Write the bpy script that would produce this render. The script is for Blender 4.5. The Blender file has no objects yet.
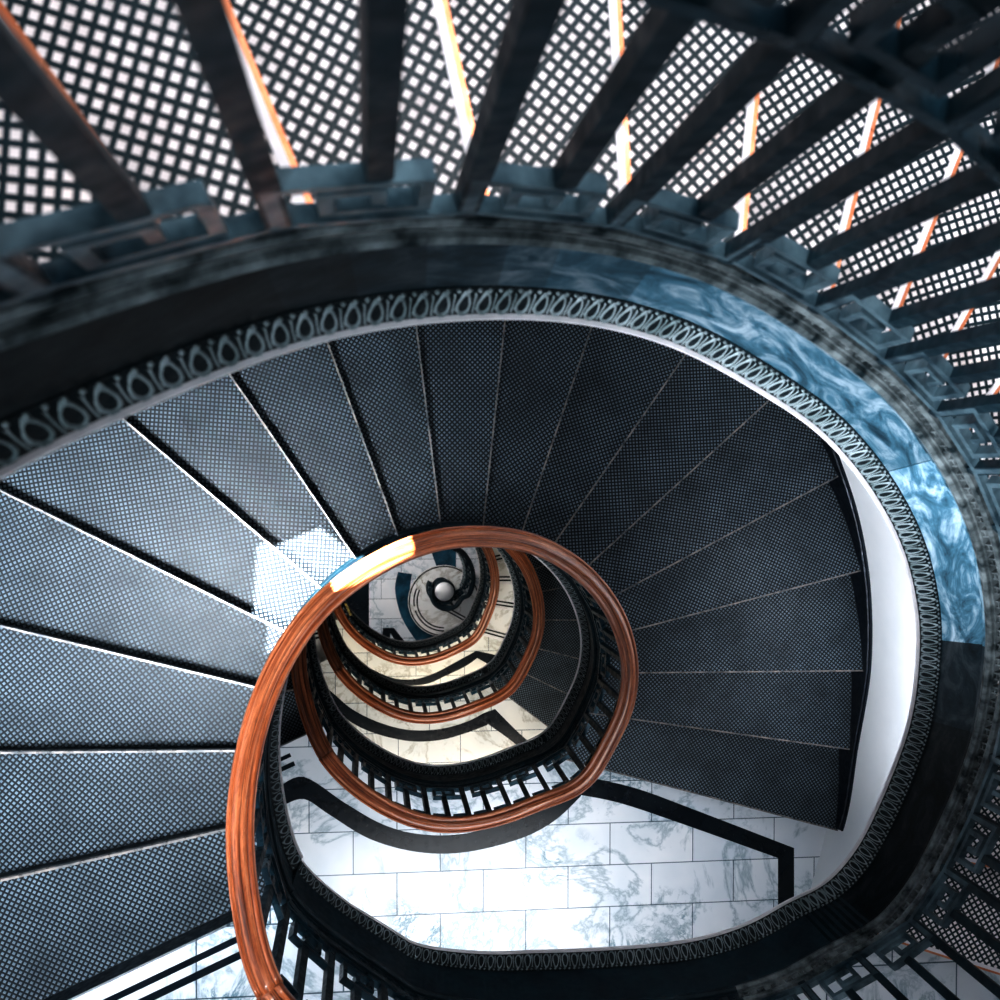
import bpy, bmesh, math, random
from mathutils import Vector, Matrix, Quaternion
random.seed(4)
col = bpy.context.scene.collection
PI = math.pi
# ------------------------------------------------------------------ survey of the photograph (1000 x 1000)
FOC = 1150.0
Z0 = 16.6                                   # eye height above the ground floor
NAD = Vector(((368-500)/FOC, -(475-500)/FOC, -1)).normalized()
CQ = NAD.rotation_difference(Vector((0, 0, -1)))
def back(px, py, d):
    """plan position of what is seen at px,py when it lies d metres below the eye"""
    w = CQ @ Vector(((px-500)/FOC, -(py-500)/FOC, -1))
    return Vector((w.x*d/-w.z, w.y*d/-w.z))
# ------------------------------------------------------------------ helpers
def tag(o, label=None, cat=None, group=None, kind=None):
    if label: o['label'] = label
    if cat: o['category'] = cat
    if group: o['group'] = group
    if kind: o['kind'] = kind
    return o
def empty(name, loc, label=None, cat=None, group=None):
    o = bpy.data.objects.new(name, None); col.objects.link(o)
    o.location = loc; o.empty_display_size = .1
    return tag(o, label, cat, group)
class MB:
    def __init__(s): s.v = []; s.f = []; s.uv = []; s.sm = []
    def add(s, vs, fs, uvs=None, smooth=False):
        b = len(s.v); s.v += [tuple(v) for v in vs]
        for k, f in enumerate(fs):
            s.f.append([b+i for i in f]); s.sm.append(smooth)
            s.uv.append(uvs[k] if uvs else [(0, 0)]*len(f))
    def box(s, o, a, b, c):
        """parallelepiped from corner o along a, b, c"""
        o, a, b, c = Vector(o), Vector(a), Vector(b), Vector(c)
        vs = [o, o+a, o+a+b, o+b, o+c, o+a+c, o+a+b+c, o+b+c]
        fs = [(0, 3, 2, 1), (4, 5, 6, 7), (0, 1, 5, 4), (1, 2, 6, 5), (2, 3, 7, 6), (3, 0, 4, 7)]
        if a.cross(b).dot(c) < 0: fs = [tuple(reversed(f)) for f in fs]
        s.add(vs, fs)
    def build(s, name, mat, parent=None, kind=None):
        me = bpy.data.meshes.new(name)
        off = parent.matrix_basis.translation if parent and parent.parent is None else Vector((0, 0, 0))
        if parent and parent.parent is not None:
            p = parent; off = Vector((0, 0, 0))
            while p: off = off + p.matrix_basis.translation; p = p.parent
        me.from_pydata([Vector(v)-off for v in s.v], [], s.f)
        uvl = me.uv_layers.new(name='UVMap')
        k = 0
        for fi, uvs in enumerate(s.uv):
            for u in uvs: uvl.data[k].uv = u; k += 1
        for p, sm in zip(me.polygons, s.sm): p.use_smooth = sm
        me.materials.append(mat); me.update()
        o = bpy.data.objects.new(name, me); col.objects.link(o)
        if parent: o.parent = parent
        if kind: o['kind'] = kind
        return o
class Path:
    """sampled run: plan points, level below eye (D), arc length"""
    def __init__(s, pts, D):
        s.inw = .035; s.ease = None; s.edge = False
        s.p = pts; s.D = D; s.a = [0]
        for i in range(1, len(pts)): s.a.append(s.a[-1]+(pts[i]-pts[i-1]).length)
        s.L = s.a[-1]
    def idx(s, a):
        a = max(0, min(s.L, a)); lo, hi = 0, len(s.a)-1
        while hi-lo > 1:
            m = (lo+hi)//2
            if s.a[m] <= a: lo = m
            else: hi = m
        t = (a-s.a[lo])/max(1e-9, s.a[hi]-s.a[lo]); return lo, hi, t
    def at(s, a):
        i, j, t = s.idx(a); return s.p[i].lerp(s.p[j], t), s.D[i]*(1-t)+s.D[j]*t
    def out(s, a):
        p, _ = s.at(max(0, a-.02)); q, _ = s.at(min(s.L, a+.02))
        t = (q-p).normalized(); return Vector((-t.y, t.x))
    def pt(s, a, o=0, z=0):
        p, D = s.at(a); n = s.out(a)
        if s.edge and s.ease and o < 0: o *= 1-.6*max(0, min(1, (a-s.ease[0])/(s.ease[1]-s.ease[0])))
        return Vector((p.x+n.x*o, p.y+n.y*o, Z0-D+z))
    def hit(s, A, B):
        """arc length where the line through A and B crosses the run"""
        best = None; d = (B-A).normalized(); n = Vector((-d.y, d.x))
        for i in range(len(s.p)-1):
            u = (s.p[i]-A).dot(n); v = (s.p[i+1]-A).dot(n)
            if u*v <= 0 and u != v:
                t = u/(u-v); q = s.p[i].lerp(s.p[i+1], t); dist = min((q-A).length, (q-B).length)
                if best is None or dist < best[0]: best = (dist, s.a[i]+t*(s.a[i+1]-s.a[i]))
        return best[1] if best else None
def catmull(k, n=12):
    out = []
    for i in range(len(k)-1):
        p0 = k[max(0, i-1)]; p1 = k[i]; p2 = k[i+1]; p3 = k[min(len(k)-1, i+2)]
        for j in range(n):
            t = j/n
            out.append(tuple(.5*((2*b)+(-a+c)*t+(2*a-5*b+4*c-d)*t*t+(-a+3*b-3*c+d)*t**3) for a, b, c, d in zip(p0, p1, p2, p3)))
    out.append(tuple(k[-1])); return out
def smooth(P, it, keep=1):
    for _ in range(it):
        Q = list(P)
        for i in range(keep, len(P)-keep): Q[i] = (P[i-1]+P[i]*2+P[i+1])/4
        P = Q
    return P
def resample(knots, step=.02, it=30, itD=14):
    """knots (x,y,D) -> Path with even samples, gently faired"""
    c = catmull(knots); pts = [Vector((a[0], a[1])) for a in c]; D = [a[2] for a in c]
    r = Path(pts, D); n = max(8, int(r.L/step)); P = []; DD = []
    for i in range(n+1):
        p, d = r.at(r.L*i/n); P.append(p); DD.append(d)
    return Path(smooth(P, it), smooth(DD, itD))
def sweep(path, a0, a1, prof, step=.03, closed=True, smooth=False, mb=None, caps=True, zf=None):
    """prof: list of (outward offset, height) in the upright plane"""
    mb = mb or MB(); n = max(2, int((a1-a0)/step)); m = len(prof); vs = []; pl = [0]
    for k in range(m):
        q = prof[(k+1) % m]; pl.append(pl[-1]+math.dist(prof[k], q))
    for i in range(n+1):
        a = a0+(a1-a0)*i/n
        for o, z in prof: vs.append(path.pt(a, o, z))
    fs = []; uv = []
    for i in range(n):
        u0 = a0+(a1-a0)*i/n; u1 = a0+(a1-a0)*(i+1)/n
        for k in range(m if closed else m-1):
            k2 = (k+1) % m
            fs.append((i*m+k, (i+1)*m+k, (i+1)*m+k2, i*m+k2))
            uv.append([(u0, pl[k]), (u1, pl[k]), (u1, pl[k+1]), (u0, pl[k+1])])
    if closed and caps:
        fs.append(tuple(range(m))); uv.append([(0, 0)]*m)
        fs.append(tuple(reversed([n*m+k for k in range(m)]))); uv.append([(0, 0)]*m)
    mb.add(vs, fs, uv, smooth); return mb
# ------------------------------------------------------------------ materials
def mat(name):
    m = bpy.data.materials.new(name); m.use_nodes = True; nt = m.node_tree
    return m, nt, nt.nodes['Principled BSDF'], nt.nodes, nt.links
def setp(b, **k):
    for n, v in k.items(): b.inputs[n.replace('_', ' ')].default_value = v
def mixc(N, L, fac, a, b):
    x = N.new('ShaderNodeMix'); x.data_type = 'RGBA'
    for s, v in ((0, fac), (6, a), (7, b)):
        if hasattr(v, 'links'): L.new(v, x.inputs[s])
        else: x.inputs[s].default_value = v
    return x.outputs[2]
def mth(N, L, op, a, b=None, c=None):
    x = N.new('ShaderNodeMath'); x.operation = op
    for i, v in enumerate((a, b, c)):
        if v is None: continue
        if hasattr(v, 'links'): L.new(v, x.inputs[i])
        else: x.inputs[i].default_value = v
    return x.outputs[0]
def ramp(N, L, src, stops):
    r = N.new('ShaderNodeValToRGB'); L.new(src, r.inputs[0]); e = r.color_ramp.elements
    while len(e) < len(stops): e.new(.5)
    for k, (p, c) in zip(e, stops):
        k.position = p; k.color = c if len(c) == 4 else (*c, 1)
    return r.outputs[0]
def noise(N, L, vec, scale, detail=4, rough=.5, dist=0):
    x = N.new('ShaderNodeTexNoise'); L.new(vec, x.inputs['Vector'])
    x.inputs['Scale'].default_value = scale; x.inputs['Detail'].default_value = detail
    x.inputs['Roughness'].default_value = rough; x.inputs['Distortion'].default_value = dist
    return x.outputs['Fac']
def geo(N): return N.new('ShaderNodeNewGeometry').outputs['Position']
def iron(name, c, rough=.35, c2=None, sc=9, metallic=.3, bump=.15):
    m, nt, b, N, L = mat(name); p = geo(N)
    f = noise(N, L, p, sc, 5, .6)
    L.new(ramp(N, L, f, [(.35, c), (.7, c2 or tuple(x*1.8 for x in c))]), b.inputs['Base Color'])
    L.new(ramp(N, L, noise(N, L, p, 30, 3), [(.3, (rough*.7,)*3), (.7, (rough*1.3,)*3)]), b.inputs['Roughness'])
    setp(b, Metallic=metallic); b.inputs['Specular IOR Level'].default_value = .25
    bp = N.new('ShaderNodeBump'); bp.inputs['Strength'].default_value = bump; bp.inputs['Distance'].default_value = .004
    L.new(noise(N, L, p, 45, 4), bp.inputs['Height']); L.new(bp.outputs[0], b.inputs['Normal'])
    return m
M = {}
M['iron'] = iron('blackened_iron', (.002, .010, .017), .5, (.006, .025, .036), metallic=0)
M['relief'] = iron('grey_green_relief', (.13, .17, .18), .4, (.30, .34, .36), metallic=0)
M['ground'] = iron('relief_ground', (.003, .008, .011), .6, metallic=0)
M['ledge'] = iron('dusty_ledge', (.006, .014, .018), .45, (.2, .23, .24), 14, 0, .3)
M['key_pale'] = iron('scuffed_key_iron', (.006, .022, .034), .4, (.11, .17, .20), 9, 0, .2)  # pale flecks paint cool highlights onto the nearest key band
M['string'] = iron('outer_string_paint', (.003, .007, .013), .4)
M['key'] = iron('key_iron', (.006, .018, .028), .32, (.02, .06, .085))
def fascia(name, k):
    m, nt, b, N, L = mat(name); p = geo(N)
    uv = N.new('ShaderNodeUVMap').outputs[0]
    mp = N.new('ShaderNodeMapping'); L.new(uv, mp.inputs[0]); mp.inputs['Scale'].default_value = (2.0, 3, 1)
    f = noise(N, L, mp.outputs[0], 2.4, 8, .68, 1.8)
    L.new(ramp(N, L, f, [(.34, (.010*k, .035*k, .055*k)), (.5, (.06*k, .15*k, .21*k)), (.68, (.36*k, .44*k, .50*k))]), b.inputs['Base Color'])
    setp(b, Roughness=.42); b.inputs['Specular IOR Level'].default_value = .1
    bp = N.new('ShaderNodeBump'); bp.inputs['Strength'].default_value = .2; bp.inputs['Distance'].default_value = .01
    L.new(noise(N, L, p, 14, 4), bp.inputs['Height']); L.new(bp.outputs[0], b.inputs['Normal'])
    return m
for nm_, k_ in (('fascia', .8), ('fascia_pale', 1.25), ('fascia_dark', .05), ('fascia_mid', .35), ('fascia_dim', .14), ('fascia_a', .08), ('fascia_b', .22), ('fascia_c', .5)): M[nm_] = fascia('stone_'+nm_, k_)  # tint steps carry light and shade along the fascia in the stone colour
def tread_mat(name, pitch, lo, hi, rough=.3, hi2=None):
    """cast plate of small raised lozenges, drawn in the tread's own UV (metres)"""
    m, nt, b, N, L = mat(name)
    uv = N.new('ShaderNodeUVMap').outputs[0]
    mp = N.new('ShaderNodeMapping'); L.new(uv, mp.inputs[0])
    mp.inputs['Rotation'].default_value = (0, 0, PI/4); mp.inputs['Scale'].default_value = (1/pitch, 1/pitch, 1)
    s = N.new('ShaderNodeSeparateXYZ'); L.new(mp.outputs[0], s.inputs[0])
    def tri(v):
        w = mth(N, L, 'FRACT', v); w = mth(N, L, 'SUBTRACT', w, .5); return mth(N, L, 'ABSOLUTE', w)
    d = mth(N, L, 'MAXIMUM', tri(s.outputs[0]), tri(s.outputs[1]))
    mask = ramp(N, L, d, [(.25, (1, 1, 1)), (.33, (0, 0, 0))])
    p = geo(N)
    wear = noise(N, L, p, 5, 5, .65)
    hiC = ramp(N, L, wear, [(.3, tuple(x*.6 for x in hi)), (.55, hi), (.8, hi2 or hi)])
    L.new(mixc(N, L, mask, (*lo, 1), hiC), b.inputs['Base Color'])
    setp(b, Metallic=0, Roughness=rough); b.inputs['Specular IOR Level'].default_value = .25
    bp = N.new('ShaderNodeBump'); bp.inputs['Strength'].default_value = .6; bp.inputs['Distance'].default_value = .003
    h = N.new('ShaderNodeMapRange'); L.new(d, h.inputs[0]); h.inputs[1].default_value = .2; h.inputs[2].default_value = .4
    h.inputs[3].default_value = 1; h.inputs[4].default_value = 0
    L.new(h.outputs[0], bp.inputs['Height']); L.new(bp.outputs[0], b.inputs['Normal'])
    return m
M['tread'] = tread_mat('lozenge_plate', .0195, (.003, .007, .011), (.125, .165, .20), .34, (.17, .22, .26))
M['tread_top'] = tread_mat('worn_lozenge_plate', .021, (.006, .022, .03), (.95, .88, .88), .4, (.98, .82, .76))  # paler copy of the worn plate, strong light painted into its colour
M['riser'] = iron('riser_iron', (.004, .009, .014), .45)
M['nosing'] = iron('worn_nosing', (.10, .11, .12), .3, (.36, .31, .28), 14, .3, .05)
M['copper'] = iron('copper_edge', (.5, .16, .07), .35, (.75, .32, .18), 10, .5, .05)
M['paleedge'] = iron('pale_edge', (.7, .68, .7), .5, (.85, .8, .82), 20, 0, .05)
M['plaster'] = iron('white_plaster', (.82, .85, .88), .8, (.88, .90, .92), 3, 0, .05)
M['soffit'] = iron('plaster_soffit', (.75, .74, .75), .8, (.82, .8, .8), 3, 0, .05)
M['inlay'] = iron('black_marble', (.002, .005, .009), .22, (.006, .012, .018), 4, 0, .02)
M['bluestone'] = iron('blue_black_marble', (.006, .03, .05), .22, (.02, .10, .16), 5, 0, .02)
M['brass'] = iron('brass', (.75, .55, .18), .25, (.9, .75, .3), 8, .9, .02)
M['paleglass'] = iron('pale_cap', (.9, .92, .95), .3, (.95, .95, .97), 14, 0, .1)
def marble(name, warm=0, bx=.0, by=.0, tiles=True):
    m, nt, b, N, L = mat(name); p = geo(N)
    mp = N.new('ShaderNodeMapping'); L.new(p, mp.inputs[0]); mp.inputs['Rotation'].default_value = (.3, .2, .7)
    n1 = N.new('ShaderNodeTexNoise'); L.new(mp.outputs[0], n1.inputs['Vector']); n1.inputs['Scale'].default_value = 1.5
    n1.inputs['Detail'].default_value = 8; n1.inputs['Roughness'].default_value = .62; n1.inputs['Distortion'].default_value = .5
    v = mth(N, L, 'ABSOLUTE', mth(N, L, 'SUBTRACT', n1.outputs['Fac'], .5))
    vein = ramp(N, L, v, [(0, (1, 1, 1)), (.010, (.5,)*3), (.03, (0, 0, 0))])
    n3 = N.new('ShaderNodeTexNoise'); L.new(mp.outputs[0], n3.inputs['Vector']); n3.inputs['Scale'].default_value = 4
    n3.inputs['Detail'].default_value = 8; n3.inputs['Roughness'].default_value = .7; n3.inputs['Distortion'].default_value = .6
    v2 = mth(N, L, 'ABSOLUTE', mth(N, L, 'SUBTRACT', n3.outputs['Fac'], .5))
    vein2 = ramp(N, L, v2, [(0, (1, 1, 1)), (.018, (.5,)*3), (.05, (0, 0, 0))])
    patch = ramp(N, L, noise(N, L, p, 1.7, 3), [(.54, (0, 0, 0)), (.66, (1, 1, 1))])
    pm = mth(N, L, 'MULTIPLY', vein2, patch)
    vm = mth(N, L, 'MAXIMUM', mth(N, L, 'MULTIPLY', vein, .55), mth(N, L, 'MULTIPLY', pm, .95))
    base = ramp(N, L, noise(N, L, p, 2.5, 4), [(.3, (.66-.0*warm, .70-.03*warm, .74-.14*warm)), (.7, (.82, .82-.03*warm, .84-.16*warm))])
    c = mixc(N, L, vm, base, (.045, .16, .22, 1) if not warm else (.22, .2, .14, 1))
    if tiles:
        off = N.new('ShaderNodeVectorMath'); off.operation = 'ADD'; L.new(p, off.inputs[0]); off.inputs[1].default_value = (bx, by, 0)
        br = N.new('ShaderNodeTexBrick'); L.new(off.outputs[0], br.inputs['Vector'])
        br.inputs['Scale'].default_value = 1; br.inputs['Brick Width'].default_value = .575; br.inputs['Row Height'].default_value = .285
        br.inputs['Mortar Size'].default_value = .0035; br.inputs['Mortar Smooth'].default_value = .2
        br.inputs['Color1'].default_value = (1, 1, 1, 1); br.inputs['Color2'].default_value = (.86, .89, .92, 1); br.inputs['Mortar'].default_value = (.1, .16, .2, 1)
        x = N.new('ShaderNodeMix'); x.data_type = 'RGBA'; x.blend_type = 'MULTIPLY'; x.inputs[0].default_value = 1
        L.new(c, x.inputs[6]); L.new(br.outputs['Color'], x.inputs[7]); c = x.outputs[2]
    L.new(c, b.inputs['Base Color']); setp(b, Roughness=.28)
    return m
M['marble'] = marble('veined_marble', 0, .1, .073)
M['marble_warm'] = marble('cream_marble', .45, .3, .1)
M['marble_plain'] = marble('plain_marble', .3, 0, 0, False)
def wood():
    m, nt, b, N, L = mat('oiled_wood'); uv = N.new('ShaderNodeUVMap').outputs[0]
    def nz(sx, sy, sc, d=4, r=.6, dist=0):
        mp = N.new('ShaderNodeMapping'); L.new(uv, mp.inputs[0]); mp.inputs['Scale'].default_value = (sx, sy, 1)
        return noise(N, L, mp.outputs[0], sc, d, r, dist)
    f = nz(1.2, 34, 1.6, 6, .62, .5)
    c = ramp(N, L, f, [(.30, (.05, .012, .005)), (.44, (.30, .075, .022)), (.60, (.56, .20, .085)), (.76, (.80, .46, .32))])
    g = ramp(N, L, nz(14, 120, 1.5, 4, .7, 1.2), [(.36, (.45, .38, .36)), (.55, (1, 1, 1))])
    h = ramp(N, L, nz(.12, 62, 1.3, 2, .5), [(.36, (.22, .14, .12)), (.47, (1, 1, 1))])
    def mul(a, bb, k):
        x = N.new('ShaderNodeMix'); x.data_type = 'RGBA'; x.blend_type = 'MULTIPLY'; x.inputs[0].default_value = k
        L.new(a, x.inputs[6]); L.new(bb, x.inputs[7]); return x.outputs[2]
    L.new(mul(mul(c, g, .8), h, .85), b.inputs['Base Color']); setp(b, Roughness=.28)
    b.inputs['Coat Weight'].default_value = .5; b.inputs['Coat Roughness'].default_value = .15
    bp = N.new('ShaderNodeBump'); bp.inputs['Strength'].default_value = .25; bp.inputs['Distance'].default_value = .002
    L.new(f, bp.inputs['Height']); L.new(bp.outputs[0], b.inputs['Normal'])
    return m
M['wood'] = wood()
# ------------------------------------------------------------------ levels
F = [None, 4.6, 7.6, 10.6, 13.6, 16.6]      # floors below the eye
RISE = 3.0/18
INW = .05
# ------------------------------------------------------------------ plan of the top run (wider well)
q0 = [(-420, 760, .60), (-230, 620, .78), (-90, 525, .92), (0, 470, 1.10), (100, 420, 1.23), (225, 368, 1.41), (320, 335, 1.53), (412, 318, 1.64), (500, 314, 1.80),
      (590, 320, 1.97), (680, 345, 2.17), (765, 392, 2.42), (830, 440, 2.70), (880, 505, 3.00), (910, 575, 3.32), (918, 650, 3.65),
      (907, 728, 3.98), (878, 805, 4.22), (845, 861, 4.38), (794, 912, 4.49), (712, 940, 4.57), (600, 950, 4.6), (480, 951, 4.6),
      (400, 936, 4.6)]
kn = []
for i, (x, y, D) in enumerate(q0):
    p = back(x, y, D+.38); kn.append([p.x, p.y, D])
for i in range(len(kn)):                     # step out from the soffit lip to the line of the balusters
    a = Vector(kn[max(0, i-1)][:2]); b = Vector(kn[min(len(kn)-1, i+1)][:2]); t = (b-a).normalized()
    kn[i].append((-t.y*.085, t.x*.085))
kn0 = [(k[0]+k[3][0], k[1]+k[3][1], k[2]) for k in kn]
r1 = [(0, 241, 925), (1, 234, 838), (2, 245, 755), (3, 262, 700), (4, 283, 655), (5, 315, 610), (6, 350, 580), (7, 397, 552), (8, 440, 538),
      (9, 480, 535), (10, 525, 540), (11, 562, 557), (12, 590, 580), (13, 612, 610), (14, 625, 645), (15, 627, 675), (16, 620, 708), (17, 600, 745), (18, 580, 773)]
kst = []
for i, x, y in r1:
    D = F[1]+RISE*i; p = back(x, y, D-.85); kst.append((p.x, p.y, D))
for x, y in [(555, 795), (510, 817), (450, 828), (400, 817), (350, 785)]:
    p = back(x, y, 7.55-.85); kst.append((p.x, p.y, F[2]))
kst.append((-.325, -1.68, F[2]))
full0 = resample(kn0+[(x, y, F[1]) for x, y, _ in kst[-1:]]+kst[:4])
full0.inw = .085
a_L1 = full0.hit(back(228, 925, F[1]), back(70, 1000, F[1])); full0.ease = (a_L1-1.8, a_L1-.1)
# ------------------------------------------------------------------ outer wall plan
wk = [(-2.3, -2.6), (-2.35, -1.2), (-2.0, .2), (-1.1, 1.4), (.4, 1.85), (1.7, 1.5), (2.45, .85)]
for x, y, i in [(836, 452, 12.5), (857, 520, 13.3), (866, 590, 14.2), (866, 668, 15), (853, 745, 16), (839, 825, 17)]:
    p = back(x, y, F[1]+RISE*i); wk.append((p.x, p.y))
wk += [(3.0, -3.0), (2.85, -3.75), (2.2, -4.05), (.5, -4.1), (-1.2, -4.05), (-2.05, -3.7), (-2.3, -2.6)]
WALL = resample([(x, y, 0) for x, y in wk], .04, 4)
NW = WALL.L
def wall_hit(A, d):
    """first crossing of the ray A + t d with the wall: (arc, point)"""
    n = Vector((-d.y, d.x)); best = None
    for i in range(len(WALL.p)-1):
        u = (WALL.p[i]-A).dot(n); v = (WALL.p[i+1]-A).dot(n)
        if u*v <= 0 and u != v:
            t = u/(u-v); q = WALL.p[i].lerp(WALL.p[i+1], t)
            if (q-A).dot(d) > 0 and (best is None or (q-A).length < best[0]): best = ((q-A).length, WALL.a[i]+t*(WALL.a[i+1]-WALL.a[i]), q)
    return best[1], best[2]
def wpt(a):
    a = a % NW; return WALL.at(a)[0]
# ------------------------------------------------------------------ builders
LO = .38
def prof_sets(w):
    z = -LO; m = -w
    lip = [(m-.010, z-.004), (m-.010, z+.010), (.03, z+.010), (.03, z-.004)]
    mould = [(m, z+.010), (m+.003, z+.025), (m+.010, z+.05), (m+.020, z+.08), (m+.032, z+.10), (m+.034, z+.11), (.03, z+.11), (.03, z+.010)]
    fas = [(m+.036, z+.11), (-.012, -.05), (-.020, -.045), (-.020, -.03), (-.006, -.02), (.03, -.02), (.03, z+.11)]
    return lip, mould, fas
def motifs(mb, path, a0, a1, pitch, seg=10):
    """egg and leaf relief modelled on the sloping face of the moulding"""
    n = int((a1-a0)/pitch); z = -LO; m_ = -path.inw
    c0 = Vector((m_+.002, z+.018)); c1 = Vector((m_+.030, z+.098))
    ax = (c1-c0); mid = (c0+c1)/2; up = Vector((-ax.y, ax.x)).normalized()   # proud of the face, into the well
    if up.x > 0: up = -up
    for i in range(n):
        a = a0+pitch*(i+.5); hw = pitch*.30; hl = ax.length*.46
        # oval ring, leaning a little, with a rib on one side
        for (du, w, l, r, ccc) in ((0, hw, hl, pitch*.11, True), (pitch*.5, 0, hl*.95, pitch*.085, False)):
            ring = []
            if ccc:
                for k in range(seg):
                    t = 2*PI*k/seg; u = w*math.cos(t)*(1-.35*math.sin(t)); v = l*math.sin(t)
                    ring.append((u+v*.12, v))
            else: ring = [(-.06*l, -l), (.0, 0), (.12*l, l)]
            m = len(ring); vs = []; fs = []
            for (u, v) in ring:
                q = mid+ax.normalized()*v
                for (s_, h) in ((-r, 0), (0, r*1.8), (r, 0)):
                    qq = q+up*h
                    rad = 1+s_/max(w, 1e-3) if ccc else 1
                    uu = u*rad+(0 if ccc else s_)
                    vv = v*((1+s_/l) if ccc else 1)
                    q2 = mid+ax.normalized()*vv+up*h
                    vs.append(path.pt(a+du+uu, q2.x, q2.y))
            for k in range(m if ccc else m-1):
                k2 = (k+1) % m
                for c in range(2): fs.append((k*3+c, k2*3+c, k2*3+c+1, k*3+c+1))
            mb.add(vs, fs, None, True)
    return mb
def edge_face(path, a0, a1, parent, pitch=.042, seg=10, who='stringer', fm='fascia'):
    lip, mould, fas = prof_sets(path.inw); path.edge = True
    cuts = [(a0, a1, fm)] if isinstance(fm, str) else fm
    s = sweep(path, cuts[0][0], cuts[0][1], fas).build(who, M[cuts[0][2]], parent)
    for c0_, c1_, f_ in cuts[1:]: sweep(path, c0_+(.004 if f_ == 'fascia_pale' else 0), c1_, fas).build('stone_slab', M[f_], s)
    md = sweep(path, a0, a1, mould).build('egg_and_dart_moulding', M['ground'], s)
    mb = motifs(MB(), path, a0, a1, pitch, seg)
    # row of beads along the top of the moulding
    nb = int((a1-a0)/(pitch*.5))
    for i in range(nb):
        a = a0+(i+.5)*pitch*.5; c = path.pt(a, -path.inw+.028, -LO+.108); r = pitch*.13
        vs = [c+Vector(d)*r for d in ((1, 0, 0), (0, 1, 0), (-1, 0, 0), (0, -1, 0), (0, 0, 1), (0, 0, -1))]
        mb.add(vs, [(0, 1, 4), (1, 2, 4), (2, 3, 4), (3, 0, 4), (1, 0, 5), (2, 1, 5), (3, 2, 5), (0, 3, 5)], None, True)
    mb.build('egg_and_dart_relief', M['relief'], s)
    sweep(path, a0, a1, lip).build('soffit_edge', M['paleedge'], s)
    path.edge = False
    return s
KEY = [((0, 0), (0, 1)), ((0, 1), (.74, 1)), ((.74, 1), (.74, .22)), ((.74, .22), (.24, .22)), ((.24, .22), (.24, .74)), ((.24, .74), (.50, .74)), ((.50, .74), (.50, .46)),
       ((0, 0), (1, 0))]
def key_run(mb, path, a0, n, pitch, z0, h, th, dep, pattern=KEY):
    for i in range(n):
        base = a0+i*pitch
        for (u0, v0), (u1, v1) in pattern:
            A = base+u0*pitch; B = base+u1*pitch; t = th/2
            if u0 == u1:
                va, vb = sorted((v0, v1)); lo = z0+va*h-t; hi = z0+vb*h+t
                c = [path.pt(A-t, -dep/2, lo), path.pt(A+t, -dep/2, lo), path.pt(A+t, -dep/2, hi), path.pt(A-t, -dep/2, hi)]
                d = [path.pt(A-t, dep/2, lo), path.pt(A+t, dep/2, lo), path.pt(A+t, dep/2, hi), path.pt(A-t, dep/2, hi)]
            else:
                ua, ub = sorted((A, B)); ua += t; ub -= t*(0 if u1 == 1 and u0 == 0 else 1)
                zz = z0+v0*h
                c = [path.pt(ua, -dep/2, zz-t), path.pt(ub, -dep/2, zz-t), path.pt(ub, -dep/2, zz+t), path.pt(ua, -dep/2, zz+t)]
                d = [path.pt(ua, dep/2, zz-t), path.pt(ub, dep/2, zz-t), path.pt(ub, dep/2, zz+t), path.pt(ua, dep/2, zz+t)]
            mb.add(c+d, [(0, 1, 2, 3), (7, 6, 5, 4), (0, 4, 5, 1), (1, 5, 6, 2), (2, 6, 7, 3), (3, 7, 4, 0)])
    return mb
RAILS = .93
RAILP = [(.0, -.03), (.024, -.03), (.030, -.016), (.046, -.012), (.054, .000), (.053, .010), (.047, .016), (.041, .015), (.0385, .008), (.035, .008), (.032, .020), (.022, .031), (.004, .035),
         (-.010, .033), (-.019, .026), (-.0225, .014), (-.026, .014), (-.031, .021), (-.042, .018), (-.053, .006), (-.052, -.004), (-.044, -.011), (-.030, -.016), (-.024, -.03)]
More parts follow.
